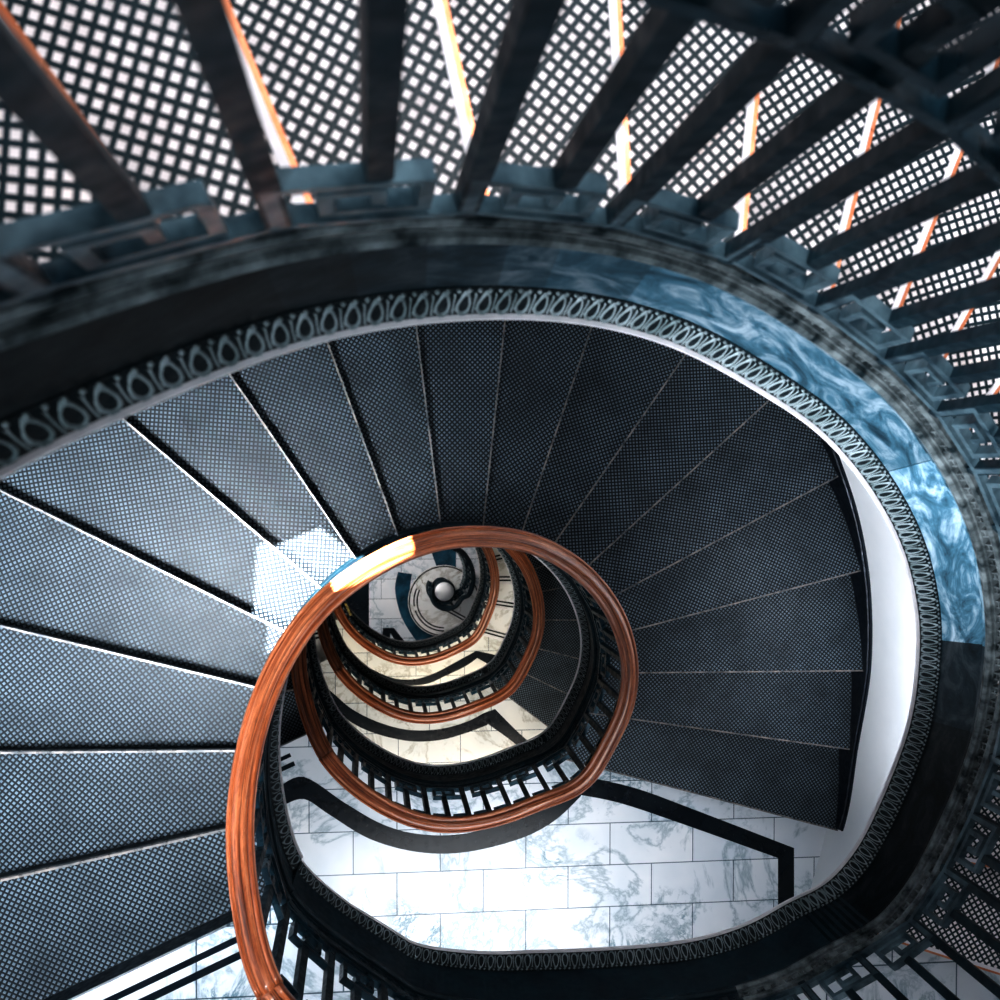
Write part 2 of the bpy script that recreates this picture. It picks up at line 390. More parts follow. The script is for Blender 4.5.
def balustrade(path, a0, a1, label, unit=.254, top_z=.825, rail_mat='wood', big=False, rs=RAILS):
    root = empty('stair_balustrade', path.pt(a0), label, 'balustrade', 'balustrades of the spiral stair')
    n = max(1, round((a1-a0)/unit)); u = (a1-a0)/n
    sweep(path, a0, a1, [(o*rs, z*rs+top_z+.03) for o, z in RAILP], .03, True, True).build('handrail', M[rail_mat], root)
    sweep(path, a0, a1, [(-.02, top_z-.03), (.02, top_z-.03), (.02, top_z+.003), (-.02, top_z+.003)], .05).build('rail_core', M['iron'], root)
    b = MB()
    for pr in ([(-.026, -.02), (.026, -.02), (.030, 0), (.022, .012), (-.022, .012), (-.030, 0)], [(-.012, .012), (.012, .012), (.012, .024), (-.012, .024)],
               [(-.020, .076), (.020, .076), (.022, .088), (.016, .1), (-.016, .1), (-.022, .088)]):
        sweep(path, a0, a1, pr, .04, mb=b)
    for i in range(n*4):                     # small linked squares between the two bottom rails
        a = a0+(i+.5)*u/4
        for du in (-.016, .010):
            c = [path.pt(a+du+x, o, z) for z in (.02, .08) for x, o in ((0, -.008), (.007, -.008), (.007, .008), (0, .008))]
            b.add(c, [(0, 1, 2, 3), (7, 6, 5, 4), (0, 4, 5, 1), (1, 5, 6, 2), (2, 6, 7, 3), (3, 7, 4, 0)])
        for z in (.04, .06):
            c = [path.pt(a+x, o, zz) for zz in (z-.003, z+.003) for x, o in ((-.016, -.008), (.017, -.008), (.017, .008), (-.016, .008))]
            b.add(c, [(0, 1, 2, 3), (7, 6, 5, 4), (0, 4, 5, 1), (1, 5, 6, 2), (2, 6, 7, 3), (3, 7, 4, 0)])
    b.build('base_rail', M['ledge'] if big else M['iron'], root)
    key_run(MB(), path, a0, n, u, .13, .165, .019, .026).build('greek_key_band', M['key_pale'] if big else M['key'], root)
    key_run(MB(), path, a0, n, u, top_z-(.30 if big else .125), .24 if big else .085, .022 if big else .014, .03, KEY if big else [((0, 1), (0, 0)), ((0, 0), (.35, 0)), ((.35, 0), (.35, .6)), ((.35, .6), (.2, .6)), ((.5, 1), (.5, 0)), ((.5, 0), (.85, 0)), ((.85, 0), (.85, .6)), ((.85, .6), (.7, .6)), ((0, 1), (1, 1))]).build('upper_key_band', M['key'], root)
    for i in range(n):
        for k, (du, z0) in enumerate(((0, .1), (.5, .30))):
            a = a0+(i+du)*u; m = MB(); w = .0155; dp = .013
            c = [path.pt(a, 0, z) for z in (z0, top_z-.025)]
            t = path.out(a); tt = Vector((t.y, -t.x, 0)); oo = Vector((t.x, t.y, 0))
            m.box(c[0]-tt*w-oo*dp, tt*2*w, oo*2*dp, Vector((0, 0, c[1].z-c[0].z)))
            m.build('baluster', M['iron'], root)
    return root
def step(mb_tread, nose, rz, I0, I1, O0, O1, wi, wo, z, name_parent, mats, th=.03, inlay=False, riser=RISE, path_in=None):
    """one step: plan corners I0,I1 (well side), O0,O1 (wall side); nosing on I1-O1"""
    pass
def quad_strip(inner, outer, z, uvf):
    vs = [Vector((p.x, p.y, z)) for p in inner]+[Vector((p.x, p.y, z)) for p in outer]; n = len(inner)
    fs = []; uv = []
    for i in range(n-1):
        f = (i, i+1, n+i+1, n+i)
        fs.append(f); uv.append([uvf(vs[k]) for k in f])
    return vs, fs, uv
def slab(inner, outer, z, th, uvf):
    """horizontal slab between two plan polylines; top face carries metric UVs"""
    mb = MB(); n = len(inner)
    vs, fs, uv = quad_strip(inner, outer, z, uvf)
    mb.add(vs, [tuple(reversed(f)) for f in fs], [list(reversed(q)) for q in uv])
    vs2, fs2, uv2 = quad_strip(inner, outer, z-th, uvf)
    mb.add(vs2, fs2, uv2)
    def side(a, b):
        t = [Vector((a.x, a.y, z)), Vector((b.x, b.y, z)), Vector((b.x, b.y, z-th)), Vector((a.x, a.y, z-th))]
        mb.add(t, [(0, 1, 2, 3)])
    for i in range(n-1): side(inner[i+1], inner[i]); side(outer[i], outer[i+1])
    side(inner[0], outer[0]); side(outer[-1], inner[-1])
    return mb
def flight(path, ain, dirs, Ds, Dnext, Dprev, label, tmat, nmat, marble_step=False, pitch=.042, seg=10, a_start=None, a_end=None, fm='fascia', string=True, soff=True, nw=.009):
    """ain: arc of each nosing on the run; dirs: its outward direction; Ds: its level.
       nosing 0 belongs to the floor above when Dprev is None"""
    n = len(ain); root = empty('stair_flight', path.pt(ain[0]), label, 'stairs', 'flights of the spiral stair')
    I = [path.at(a)[0]+path.out(a)*.012 for a in ain]
    W = [wall_hit(I[k], dirs[k]) for k in range(n)]
    for k in range(1, n):
        wa0, wa1 = W[k-1][0], W[k][0]
        if wa1 < wa0-NW/2: wa1 += NW
        ns = 5; inn = []; out = []
        d = dirs[k]; fwd = Vector((d.y, -d.x))
        for j in range(ns+1):
            t = j/ns; a = ain[k-1]+(ain[k]-ain[k-1])*t
            inn.append(path.at(a)[0]+path.out(a)*.012); out.append(wpt(wa0+(wa1-wa0)*t))
        inn[-1] = inn[-1]+fwd*.015; out[-1] = out[-1]+fwd*.015
        mid = (inn[0]+inn[-1]+out[0]+out[-1])/4; ux = ((out[-1]+out[0])-(inn[-1]+inn[0])).normalized(); vy = Vector((-ux.y, ux.x))
        z = Z0-Ds[k]; uvf = lambda v: ((Vector((v.x, v.y))-mid).dot(ux)+5, (Vector((v.x, v.y))-mid).dot(vy)+5)
        t_ = slab(inn, out, z, .028, uvf).build('tread', tmat, root)
        # nosing strip
        m = MB(); A = Vector((inn[-1].x, inn[-1].y, z-.026)); B = Vector((out[-1].x, out[-1].y, z-.026)); f3 = Vector((fwd.x, fwd.y, 0))
        m.box(A-f3*.002, B-A, f3*nw, Vector((0, 0, .0285)))
        m.build('nosing', nmat, t_)
        if nw > .01:
            m = MB(); m.box(A+f3*(nw-.003), B-A, f3*.010, Vector((0, 0, .027))); m.build('copper_edge', M['copper'], t_)
        if marble_step:
            mi = MB()
            for off in (.045, .085):
                a_ = A-f3*off+Vector((0, 0, .027)); b_ = B-f3*off+Vector((0, 0, .027))
                mi.box(a_, b_-a_, f3*.018, Vector((0, 0, .0012)))
            mi.build('double_inlay_line', M['inlay'], t_)
    # risers, one under each nosing
    for k in range(n):
        Dn = Ds[k+1] if k+1 < n else Dnext
        p = Vector((I[k].x, I[k].y, Z0-Dn-.012)); q = Vector((W[k][1].x, W[k][1].y, Z0-Dn-.012)); d = dirs[k]; f3 = Vector((d.y, -d.x, 0))
        m = MB(); m.box(p-f3*.012, q-p, f3*.012, Vector((0, 0, Dn-Ds[k]-.016))); m.build('riser', M['riser'] if not marble_step else M['marble_plain'], root)
    # soffit under the steps, following the slope
    if soff:
        ns = (n-1)*4; vs = []; a0 = ain[0]; a1 = ain[-1]
        for i in range(ns+1):
            k = min(n-2, i//4); t = i/4-k; a = ain[k]+(ain[k+1]-ain[k])*t
            wa0, wa1 = W[k][0], W[k+1][0]
            if wa1 < wa0-NW/2: wa1 += NW
            p = path.pt(a, -.02, 0); p.z = Z0-(Ds[k]*(1-t)+Ds[k+1]*t)-.385; w = wpt(wa0+(wa1-wa0)*t)
            vs += [p, Vector((w.x, w.y, p.z)), p+Vector((0, 0, .03)), Vector((w.x, w.y, p.z+.03))]
        fs = []
        for i in range(ns):
            b = i*4; fs += [(b, b+1, b+5, b+4), (b+2, b+6, b+7, b+3)]
        m = MB(); m.add(vs, fs, None, False); m.build('soffit', M['soffit'], root)
    if string:   # raked board against the wall
        m = MB(); vs = []
        ns = (n-1)*4
        for i in range(ns+1):
            k = min(n-2, i//4); t = i/4-k; wa0, wa1 = W[k][0], W[k+1][0]
            if wa1 < wa0-NW/2: wa1 += NW
            w = wpt(wa0+(wa1-wa0)*t); nn = WALL.out((wa0+(wa1-wa0)*t) % NW); D = Ds[k]*(1-t)+Ds[k+1]*t
            for o, zz in ((-.03, -.25), (-.02, .05), (-.012, .055), (-.012, .075), (.01, .08), (.01, -.25)): vs.append(Vector((w.x+nn.x*o, w.y+nn.y*o, Z0-D+zz)))
        fs = []
        for i in range(ns):
            for c in range(6): c2 = (c+1) % 6; fs.append((i*6+c, (i+1)*6+c, (i+1)*6+c2, i*6+c2))
        m.add(vs, fs); m.build('wall_string', M['string'], root)
    edge_face(path, a_start if a_start is not None else ain[0], a_end if a_end is not None else ain[-1], root, pitch, seg, 'inner_stringer', fm)
    return root, I, W
def flat_poly(mb, pts, z, th=.0012):
    n = len(pts); vs = [Vector((p.x, p.y, z)) for p in pts]+[Vector((p.x, p.y, z+th)) for p in pts]
    mb.add(vs, [tuple(range(n)), tuple(reversed(range(n, 2*n)))]+[(i, (i+1) % n, n+(i+1) % n, n+i) for i in range(n)])
def band(mb, L, R, z, th=.0012):
    for i in range(len(L)-1): flat_poly(mb, [L[i], L[i+1], R[i+1], R[i]], z, th)
BANDS = {7.6: ([(778, 858), (680, 823), (620, 803), (581, 795)], [(581, 796), (554, 821), (519, 839), (466, 852), (418, 852), (370, 839), (330, 815), (304, 799), (282, 806)],
               [(794, 848), (690, 808), (635, 788), (583, 776)], [(575, 777), (548, 801), (512, 820), (462, 834), (418, 834), (382, 824), (345, 803), (304, 777), (277, 788)],
               [(778, 858), (794, 848), (794, 990), (778, 990)]),
         10.6: ([(560, 783), (535, 761), (513, 742), (488, 724)], [(487, 725), (466, 733), (440, 740), (409, 741), (374, 733), (348, 720), (326, 700), (318, 689), (312, 682)],
                [(575, 780), (545, 755), (520, 734), (495, 709)], [(484, 713), (466, 722), (440, 729), (409, 730), (378, 722), (352, 709), (334, 694), (320, 683), (314, 674)], None),
         13.6: ([(520, 684), (505, 675), (488, 664), (477, 658)], [(476, 659), (464, 667), (445, 676), (426, 684), (402, 685), (382, 680), (366, 672), (352, 663), (345, 655)],
                [(530, 676), (515, 666), (498, 656), (477, 651)], [(476, 651), (454, 663), (435, 673), (416, 679), (397, 679), (382, 674), (368, 667), (354, 657), (347, 648)], None)}
def landing(path, a0, a1, w0, w1, Dz, label, m_, pitch=.042, seg=10, shift=Vector((0, 0)), fm='fascia', ext=None, bands=True, edge=True, border=True):
    root = empty('stair_landing', path.pt((a0+a1)/2), label, 'landing', 'landings of the spiral stair')
    if w1 < w0: w1 += NW
    n = 40; inn = [path.at(a0+(a1-a0)*i/n)[0]+path.out(a0+(a1-a0)*i/n)*.012 for i in range(n+1)]
    out = [wpt(w0+(w1-w0)*i/n) for i in range(n+1)]
    slab(inn, out, Z0-Dz, .05, lambda v: (v.x, v.y)).build('marble_floor', m_, root)
    s = slab([p for p in inn], out, Z0-Dz-.36, .02, lambda v: (v.x, v.y)); s.build('soffit', M['soffit'], root)
    z = Z0-Dz+.0003
    if bands:
        q = lambda pts: [back(x, y, Dz) for x, y in pts]
        mb = MB(); loR, loL, hiR, hiL, end = BANDS.get(round(Dz, 1), BANDS[7.6])
        lo = catmull([tuple(v) for v in q(loR)], 4)+catmull([tuple(v) for v in q(loL)], 6)
        hi = catmull([tuple(v) for v in q(hiR)], 4)+catmull([tuple(v) for v in q(hiL)], 6)
        V = lambda l: [Vector(p) for p in l]
        band(mb, V(hi), V(lo), z)
        if end: flat_poly(mb, q(end)[::-1], z)
        if border: mb.build('border_inlay', M['inlay'], root)
        # double line beside the first step down
        A = back(70, 1000, F[1]); B = back(228, 925, F[1]); d = (A-B).normalized(); nn = Vector((d.y, -d.x))
        if nn.y > 0: nn = -nn
        a_i = path.hit(A, B); P0 = B
        mb = MB()
        for off, w in ((.055, .026), (.115, .03)):
            s0 = P0+nn*off-d*.02; s1 = P0+nn*off+d*1.6
            flat_poly(mb, [s0, s1, s1+nn*w, s0+nn*w], z)
        mb.build('double_inlay_line', M['inlay'], root)
    if edge: edge_face(path, a0, a1, root, pitch, seg, 'landing_fascia', fm)
    return root
# ------------------------------------------------------------------ top run: nosings
def lin(px): return [back(*p) for p in px]
nos0 = [((0, 60), (80, 170), 1.34), ((205, 15), (270, 170), 1.52), ((425, 0), (455, 140), 1.70), ((608, 0), (617, 165), 1.88), ((757, 60), (745, 185), 2.05), ((880, 110), (845, 250), 2.23)]
A0 = []; Dd = []; Dirs0 = []
for (x0, y0), (x1, y1), D in nos0:
    a = back(x0, y0, D); b = back(x1, y1, D); d = (a-b).normalized()
    A0.append(full0.hit(b, a)); Dd.append(full0.at(A0[-1])[1]); Dirs0.append(d)
# carry on to the left, towards the floor above
pre = [(A0[0]-.2*k, full0.at(max(.02, A0[0]-.2*k))[1]) for k in (3, 2, 1)]
ang0 = math.atan2(Dirs0[0].y, Dirs0[0].x)
A0 = [max(.02*(i+1), a) for i, (a, _) in enumerate(pre)]+A0; Dd = [d for _, d in pre]+Dd
Dirs0 = [Vector((math.cos(ang0+.18*k), math.sin(ang0+.18*k))) for k in (3, 2, 1)]+Dirs0
a_end0 = full0.hit(back(880, 990, F[1]), back(838, 878, F[1]))
pe = back(835, 851, 4.95); a_end0 = min(range(len(full0.p)), key=lambda i: (full0.p[i]-pe).length); a_end0 = full0.a[a_end0]
angA = math.atan2(Dirs0[-1].y, Dirs0[-1].x); dd = (back(997, 963, 4.3)-back(922, 939, 4.3)).normalized(); angB = math.atan2(dd.y, dd.x)
aS = A0[-1]
D6 = Dd[-1]; ns_ = round((F[1]-D6)/.18)
for j in range(1, ns_):
    Dj = D6+(F[1]-D6)*j/ns_; aj = aS
    while full0.at(aj)[1] < Dj and aj < full0.L: aj += .01
    A0.append(aj); Dd.append(Dj); t = angA+(angB-angA)*j/(ns_-1); Dirs0.append(Vector((math.cos(t), math.sin(t))))
# the run's level follows its nosings
def relevel(path, arcs, Ds, Dend, aend, flat=False):
    ks = ([(-1, Ds[0])] if flat else [(arcs[0]-1, Ds[0]-1*(Ds[1]-Ds[0])/max(.05, arcs[1]-arcs[0]))])+list(zip(arcs, Ds))+[(aend, Dend), (path.L+1, Dend)]
    D = []
    for a in path.a:
        for (x0, y0), (x1, y1) in zip(ks, ks[1:]):
            if x0 <= a <= x1:
                D.append(y0+(y1-y0)*(a-x0)/max(1e-6, x1-x0)); break
        else: D.append(path.D[len(D)])
    path.D = smooth(D, 25)
a_land = A0[-1]+.2
print('A0', [round(a, 2) for a in A0], 'L', round(full0.L, 2), 'aL1', round(a_L1, 2))
full0_lv = [d for d in full0.D]
relevel(full0, A0, Dd, F[1], a_land)
# past the first step of the next flight the run belongs to the storey below
# ------------------------------------------------------------------ storey runs (one plan for every storey below)
def storey(k, drop=3.0):
    base = F[k]-F[1]
    low = [(-.11, -1.80), (-.285, -1.58), (-.385, -1.345), (-.43, -1.15)]      # the well is a little tighter below the first storey
    def nar(x): return x-(x-.5)*.09 if k > 1 and x > .5 else x
    kk = [(nar(x), y, D+base) for x, y, D in kst]
    if k > 1: kk[0] = (*low[2], F[k]); kk[1] = (*low[3], F[k]+RISE); head = [(nar(.18), -2.0, F[k]), (*low[0], F[k]), (*low[1], F[k])]
    else: head = [(x, y, F[k]) for x, y in ((.14, -2.06), (-.11, -1.88), (-.325, -1.68))]
    kk = kk[:-1]+[(*low[1], F[k+1])]
    tail = [(*low[2], F[k+1]), (*low[3], F[k+1]+RISE), (kst[2][0], kst[2][1], F[k+1]+2*RISE)]
    return resample(head+kk+tail, .02, 45, 20)
nos1 = [((70, 1000), (228, 925)), ((0, 885), (222, 835)), ((0, 757), (235, 755)), ((0, 630), (250, 690)), ((0, 495), (262, 625)), ((112, 415), (270, 550)),
        ((222, 370), (330, 528)), ((322, 338), (395, 538)), ((412, 320), (437, 524)), ((502, 318), (480, 524)), ((590, 322), (520, 528)), ((685, 350), (560, 530)),
        ((765, 400), (590, 560)), ((825, 480), (615, 592)), ((845, 572), (630, 628)), ((850, 668), (636, 670)), ((840, 745), (625, 715)), ((835, 826), (590, 762))]
nos2 = {11: ((560, 540), (505, 560)), 12: ((552, 560), (520, 573)), 13: ((560, 586), (525, 593)), 14: ((560, 618), (533, 618)), 15: ((568, 654), (536, 646)), 16: ((557, 687), (524, 671)), 17: ((543, 720), (507, 693))}
def storey_nosings(path, k):
    A = []; Dr = []; Ds = []; last = 0
    for i, (o, n_) in enumerate(nos1):
        D1 = F[1]+RISE*i
        if k == 2 and i in nos2: D1 = F[2]+RISE*i; o, n_ = nos2[i]
        a = back(*o, D1); b = back(*n_, D1); d = (a-b).normalized()
        # nearest crossing that lies beyond the previous one
        best = None; nn = Vector((-d.y, d.x))
        for j in range(len(path.p)-1):
            u = (path.p[j]-b).dot(nn); v = (path.p[j+1]-b).dot(nn)
            if u*v <= 0 and u != v:
                t = u/(u-v); q = path.p[j].lerp(path.p[j+1], t); s = path.a[j]+t*(path.a[j+1]-path.a[j])
                if s > last+.05 and s < (2.0 if i == 0 else last+1.1) and (best is None or (q-b).length < best[0]): best = ((q-b).length, s)
        if best is None: print('no hit', i, [tuple(round(c,2) for c in q) for q in (a,b)], last); best = (0, last+.2)
        last = best[1]; A.append(best[1]); Dr.append(d); Ds.append(F[k]+RISE*i)
    return A, Dr, Ds
ST = {}
for k in (1, 2, 3):
    ST[k] = storey(k); A_, _, D_ = storey_nosings(ST[k], k)
    relevel(ST[k], A_, D_, F[k+1], A_[-1]+.25, True)
A1, Dr1, Ds1 = storey_nosings(ST[1], 1)
print('A1', [round(a, 2) for a in A1], ST[1].L)
# the landing run eases onto the line of the flight below it
for i, p in enumerate(full0.p):
    w_ = max(0, min(1, (full0.a[i]-(a_L1-1.1))/.7)); w_ = w_*w_*(3-2*w_)
    if w_ > 0:
        j = min(range(len(ST[1].p)//2), key=lambda j: (ST[1].p[j]-p).length)
        full0.p[i] = p.lerp(ST[1].p[j], w_)
for i in range(1, len(full0.p)): full0.a[i] = full0.a[i-1]+(full0.p[i]-full0.p[i-1]).length
full0.L = full0.a[-1]
q_ = ST[1].at(A1[0])[0]; a_L1 = min((a for a in full0.a if a > a_land), key=lambda a: (full0.at(a)[0]-q_).length); full0.ease = (a_L1-1.2, a_L1-.3)
# ---- build the top flight and the landing it reaches
def a_px(x, y, D):
    p = back(x, y, D); return full0.a[min(range(len(full0.p)), key=lambda i: (full0.p[i]-p).length)]
c1_, c2_, c3_, c4_, c5_, c6_ = a_px(300, 340, 1.85), a_px(430, 318, 2.05), a_px(862, 480, 3.3), a_px(918, 640, 4.0), a_px(545, 317, 2.2), a_px(908, 720, 4.3)
d1_, d2_, d3_ = a_px(370, 325, 1.95), a_px(490, 314, 2.15), a_px(610, 324, 2.4)
SL = [(.02, c1_, 'fascia_dark'), (c1_, d1_, 'fascia_a'), (d1_, c2_, 'fascia_dim'), (c2_, d2_, 'fascia_b'), (d2_, c5_, 'fascia_mid'), (c5_, d3_, 'fascia_c'), (d3_, c3_, 'fascia'), (c3_, c4_, 'fascia_pale'), (c4_, c6_, 'fascia_dim'), (c6_, a_land, 'fascia_dark')]  # slabs run from shaded to lit and back, light painted into their tints
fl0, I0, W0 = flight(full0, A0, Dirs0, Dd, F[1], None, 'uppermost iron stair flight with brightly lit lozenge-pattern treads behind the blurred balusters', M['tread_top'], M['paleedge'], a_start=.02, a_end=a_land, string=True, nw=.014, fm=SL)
for k in (1, 2, 3):
    path = ST[k]; A, Dr, Ds = storey_nosings(path, k)
    marb = k == 3
    lab = {1: 'broad dark iron flight of seventeen lozenge-pattern treads winding down to the white marble landing',
           2: 'dark iron flight seen through the well, below the large marble landing',
           3: 'pale marble flight with double black lines on its steps, deep in the well'}[k]
    last = 18
    fl, I, W = flight(path, A, Dr, Ds, F[k+1], None, lab, M['marble_plain'] if marb else M['tread'], M['paleedge'] if marb else M['nosing'], marb,
                      .042 if k == 1 else .06, 10 if k == 1 else 6, fm='iron' if k > 0 else 'fascia')
    ST[(k, 'n')] = (A, Dr, Ds, W)
# landing of the top run: from its last step to the first step of storey 1
w_a = wall_hit(I0[-1], Dirs0[-1])[0]; w_b = ST[(1, 'n')][3][0][0]
landing(full0, a_land-.2, a_L1, w_a, w_b, F[1], 'near white marble landing partly seen through balusters at the bottom of the view', M['marble'], border=False, fm='iron')
for k in (1, 2, 3):
    path = ST[k]; A, Dr, Ds, W = ST[(k, 'n')]
    # where the next flight's first nosing crosses this run
    ob = back(*nos1[0][0], F[1]); ib = back(*nos1[0][1], F[1]); aend = None; d = (ob-ib).normalized(); nn = Vector((-d.y, d.x))
    for j in range(len(path.p)-1):
        u = (path.p[j]-ib).dot(nn); v = (path.p[j+1]-ib).dot(nn)
        if u*v <= 0 and u != v and path.a[j] > A[-1]+.8 and (path.p[j]-ib).length < 1.0 and aend is None: aend = path.a[j]
    if k < 3:
        q_ = ST[k+1].at(ST[(k+1, 'n')][0][0])[0]; aend = min((a for a in path.a if a > path.L*.6), key=lambda a: (path.at(a)[0]-q_).length)+.012
    print('storey', k, 'ends', aend, path.L)
    ST[(k, 'e')] = aend
    landing(path, A[-1], aend, W[-1][0], W[0][0], F[k+1],
            {1: 'large white marble landing with blue veins and a bent black border band', 2: 'cream lit marble landing with black border, second down the well', 3: 'small cream marble landing deep in the well beside the pale marble steps'}[k],
            {1: M['marble'], 2: M['marble_warm'], 3: M['marble_warm']}[k], .042 if k == 1 else .06, 10 if k == 1 else 6, fm='iron')
# balustrades
a_big = a_land+.45
balustrade(full0, .02, a_big, 'nearest black iron balustrade with greek key band and blurred bars across the top and right', top_z=1.2, big=True)
a_end1 = a_L1+.01
balustrade(full0, a_big, a_end1, 'black balustrade edging the near marble landing along the bottom of the view')
for k, lab in ((1, 'black iron balustrade under the large orange-brown handrail that curls through the middle'),
               (2, 'second black balustrade down the well with a thinner wooden handrail'),
               (3, 'third black balustrade down the well, its wooden handrail just above the bottom flight')):
    path = ST[k]; balustrade(path, ST[(k, 'n')][0][0], ST[(k, 'e')]+(.36 if k == 3 else 0), lab)
# ------------------------------------------------------------------ last flight curling into the bottom newel
NC = back(444, 591, 15.75)
kb = [(-.385, -1.345, F[4]), (-.43, -1.15, F[4]+RISE)]+[(kst[i][0], kst[i][1], F[4]+RISE*i) for i in range(2, 10)]
kb = [(.17, -2.0, F[4]), (-.11, -1.80, F[4]), (-.285, -1.58, F[4])]+kb
for x, y, D in [(446, 542, 15.2), (458, 548, 15.5), (467, 562, 15.75), (469, 578, 15.95), (464, 592, 16.1)]:
    p = back(x, y, D-.2); kb.append((p.x, p.y, D))
for k in range(7):
    t = math.radians(-10-38*k); r = .235-.010*k; kb.append((NC.x+r*math.cos(t), NC.y+r*math.sin(t), 16.25+.01*k))
BOT = resample(kb, .015, 12, 10)
Ab = []; Drb = []; Dsb = []
A3, Dr3, _ = storey_nosings(ST[3], 3)
for i in range(0, 14):
    if i < 10:
        o, n_ = nos1[i]; D1 = F[1]+RISE*i; a = back(*o, D1); b = back(*n_, D1); d = (a-b).normalized()
        best = None; nn = Vector((-d.y, d.x))
        for j in range(len(BOT.p)-1):
            if BOT.a[j] > (2.0 if i == 0 else Ab[-1]+1.1): break
            u = (BOT.p[j]-b).dot(nn); v = (BOT.p[j+1]-b).dot(nn)
            if u*v <= 0 and u != v and BOT.a[j] > (Ab[-1] if Ab else 0):
                if best is None or (BOT.p[j]-b).length < best[0]: best = ((BOT.p[j]-b).length, BOT.a[j])
        Ab.append(best[1] if best else Ab[-1]+.24); Drb.append(d)
    else:
        Ab.append(Ab[-1]+.22); t = math.atan2(Drb[-1].y, Drb[-1].x)-.19; Drb.append(Vector((math.cos(t), math.sin(t))))
    Dsb.append(F[4]+RISE*i*1.15)
flight(BOT, Ab, Drb, Dsb, F[5]-.17, None, 'lowest marble flight curling in towards the round newel at the bottom', M['marble_plain'], M['paleedge'], True, .07, 6, a_end=BOT.L-.1, fm='iron', soff=False, string=True)
bb = balustrade(BOT, Ab[0]+.40, BOT.L-.1, 'lowest dark balustrade spiralling inward around the pale newel cap', rail_mat='iron', rs=.55)
# newel post with a pale domed cap
def lathe(mb, c, prof, seg=32):
    vs = []; fs = []
    for r, z in prof:
        for k in range(seg): t = 2*PI*k/seg; vs.append(Vector((c[0]+r*math.cos(t), c[1]+r*math.sin(t), c[2]+z)))
    for i in range(len(prof)-1):
        for k in range(seg): k2 = (k+1) % seg; fs.append((i*seg+k, i*seg+k2, (i+1)*seg+k2, (i+1)*seg+k))
    fs.append(tuple(reversed(range(seg)))); fs.append(tuple((len(prof)-1)*seg+k for k in range(seg)))
    mb.add(vs, fs, None, True); return mb
nz = Z0-F[5]+.17
nw = empty('newel_post', (NC.x, NC.y, nz), 'round newel post with a pale disc-shaped cap at the very bottom of the well', 'newel post')
lathe(MB(), (NC.x, NC.y, nz), [(.13, 0), (.13, .06), (.10, .09), (.07, .14), (.07, .60), (.10, .64), (.11, .68)]).build('post', M['iron'], nw)
lathe(MB(), (NC.x, NC.y, nz+.68), [(.14, 0), (.155, .02), (.155, .05), (.14, .065)]).build('collar', M['iron'], nw)
lathe(MB(), (NC.x, NC.y, nz+.745), [(.125, 0), (.13, .02), (.122, .045), (.09, .065), (.04, .075), (.005, .077)]).build('cap', M['paleglass'], nw)
# curtail step around the newel
cs = back(444, 601, 16.43); cz = Z0-F[5]
ct = empty('curtail_step', (cs.x, cs.y, cz), 'rounded cream bottom step with black line inlays around the newel', 'step')
lathe(MB(), (cs.x, cs.y, cz), [(.50, 0), (.50, .14), (.515, .145), (.515, .168), (.505, .17), (.0, .17)][:-1], 64).build('step_top', M['marble_plain'], ct)
def arc(mb, c, r, w, t0, t1, z, n=24):
    L_ = [c+Vector((math.cos(t0+(t1-t0)*i/n), math.sin(t0+(t1-t0)*i/n)))*r for i in range(n+1)]
    R_ = [c+Vector((math.cos(t0+(t1-t0)*i/n), math.sin(t0+(t1-t0)*i/n)))*(r+w) for i in range(n+1)]
    band(mb, R_, L_, z)
m = MB(); zc = cz+.1705
arc(m, cs, .487, .018, 0, 2*PI, zc, 60)
arc(m, cs, .42, .02, PI*.86, PI*1.05, zc); arc(m, cs, .375, .02, PI*.86, PI*1.5, zc); arc(m, cs, .42, .02, PI*1.10, PI*1.5, zc)
for off in (0, .05):
    a = back(443, 606, 16.43)+Vector((0, -off)); b = back(470, 621, 16.43)+Vector((0, -off)); d = (b-a).normalized(); nn = Vector((-d.y, d.x))*.02
    flat_poly(m, [a, b, b+nn, a+nn], zc)
m.build('inlay_line', M['inlay'], ct)
# ground floor
gf = MB(); gp = [WALL.p[i] for i in range(0, len(WALL.p), 4)]
gf.add([Vector((p.x, p.y, 0)) for p in gp]+[Vector((p.x, p.y, -.1)) for p in gp], [tuple(reversed(range(len(gp)))), tuple(range(len(gp), 2*len(gp)))])
fo = gf.build('floor', M['marble'], None, 'structure')
q5 = lambda pts: [back(x, y, F[5]) for x, y in pts]
m = MB()
flat_poly(m, q5([(383, 628), (391, 628), (388, 655), (380, 655)]), .0005)
flat_poly(m, q5([(387, 628), (394, 628), (416, 656), (405, 656)]), .0019)
flat_poly(m, q5([(330, 580), (369, 580), (369, 645), (330, 645)]), .0005)
m.build('floor_inlay', M['inlay'], fo)
m = MB()
Lc = q5([(398, 572), (395, 588), (398, 606), (403, 620), (412, 635), (423, 648), (440, 662)]); Rc = q5([(412, 574), (410, 588), (411, 600), (416, 614), (426, 627), (443, 640), (460, 650)])
band(m, [Vector(p) for p in catmull([tuple(v) for v in Lc], 5)], [Vector(p) for p in catmull([tuple(v) for v in Rc], 5)], .0005)
flat_poly(m, q5([(430, 548), (456, 548), (456, 572), (437, 568)]), .0005)
m.build('curved_floor_band', M['bluestone'], fo)
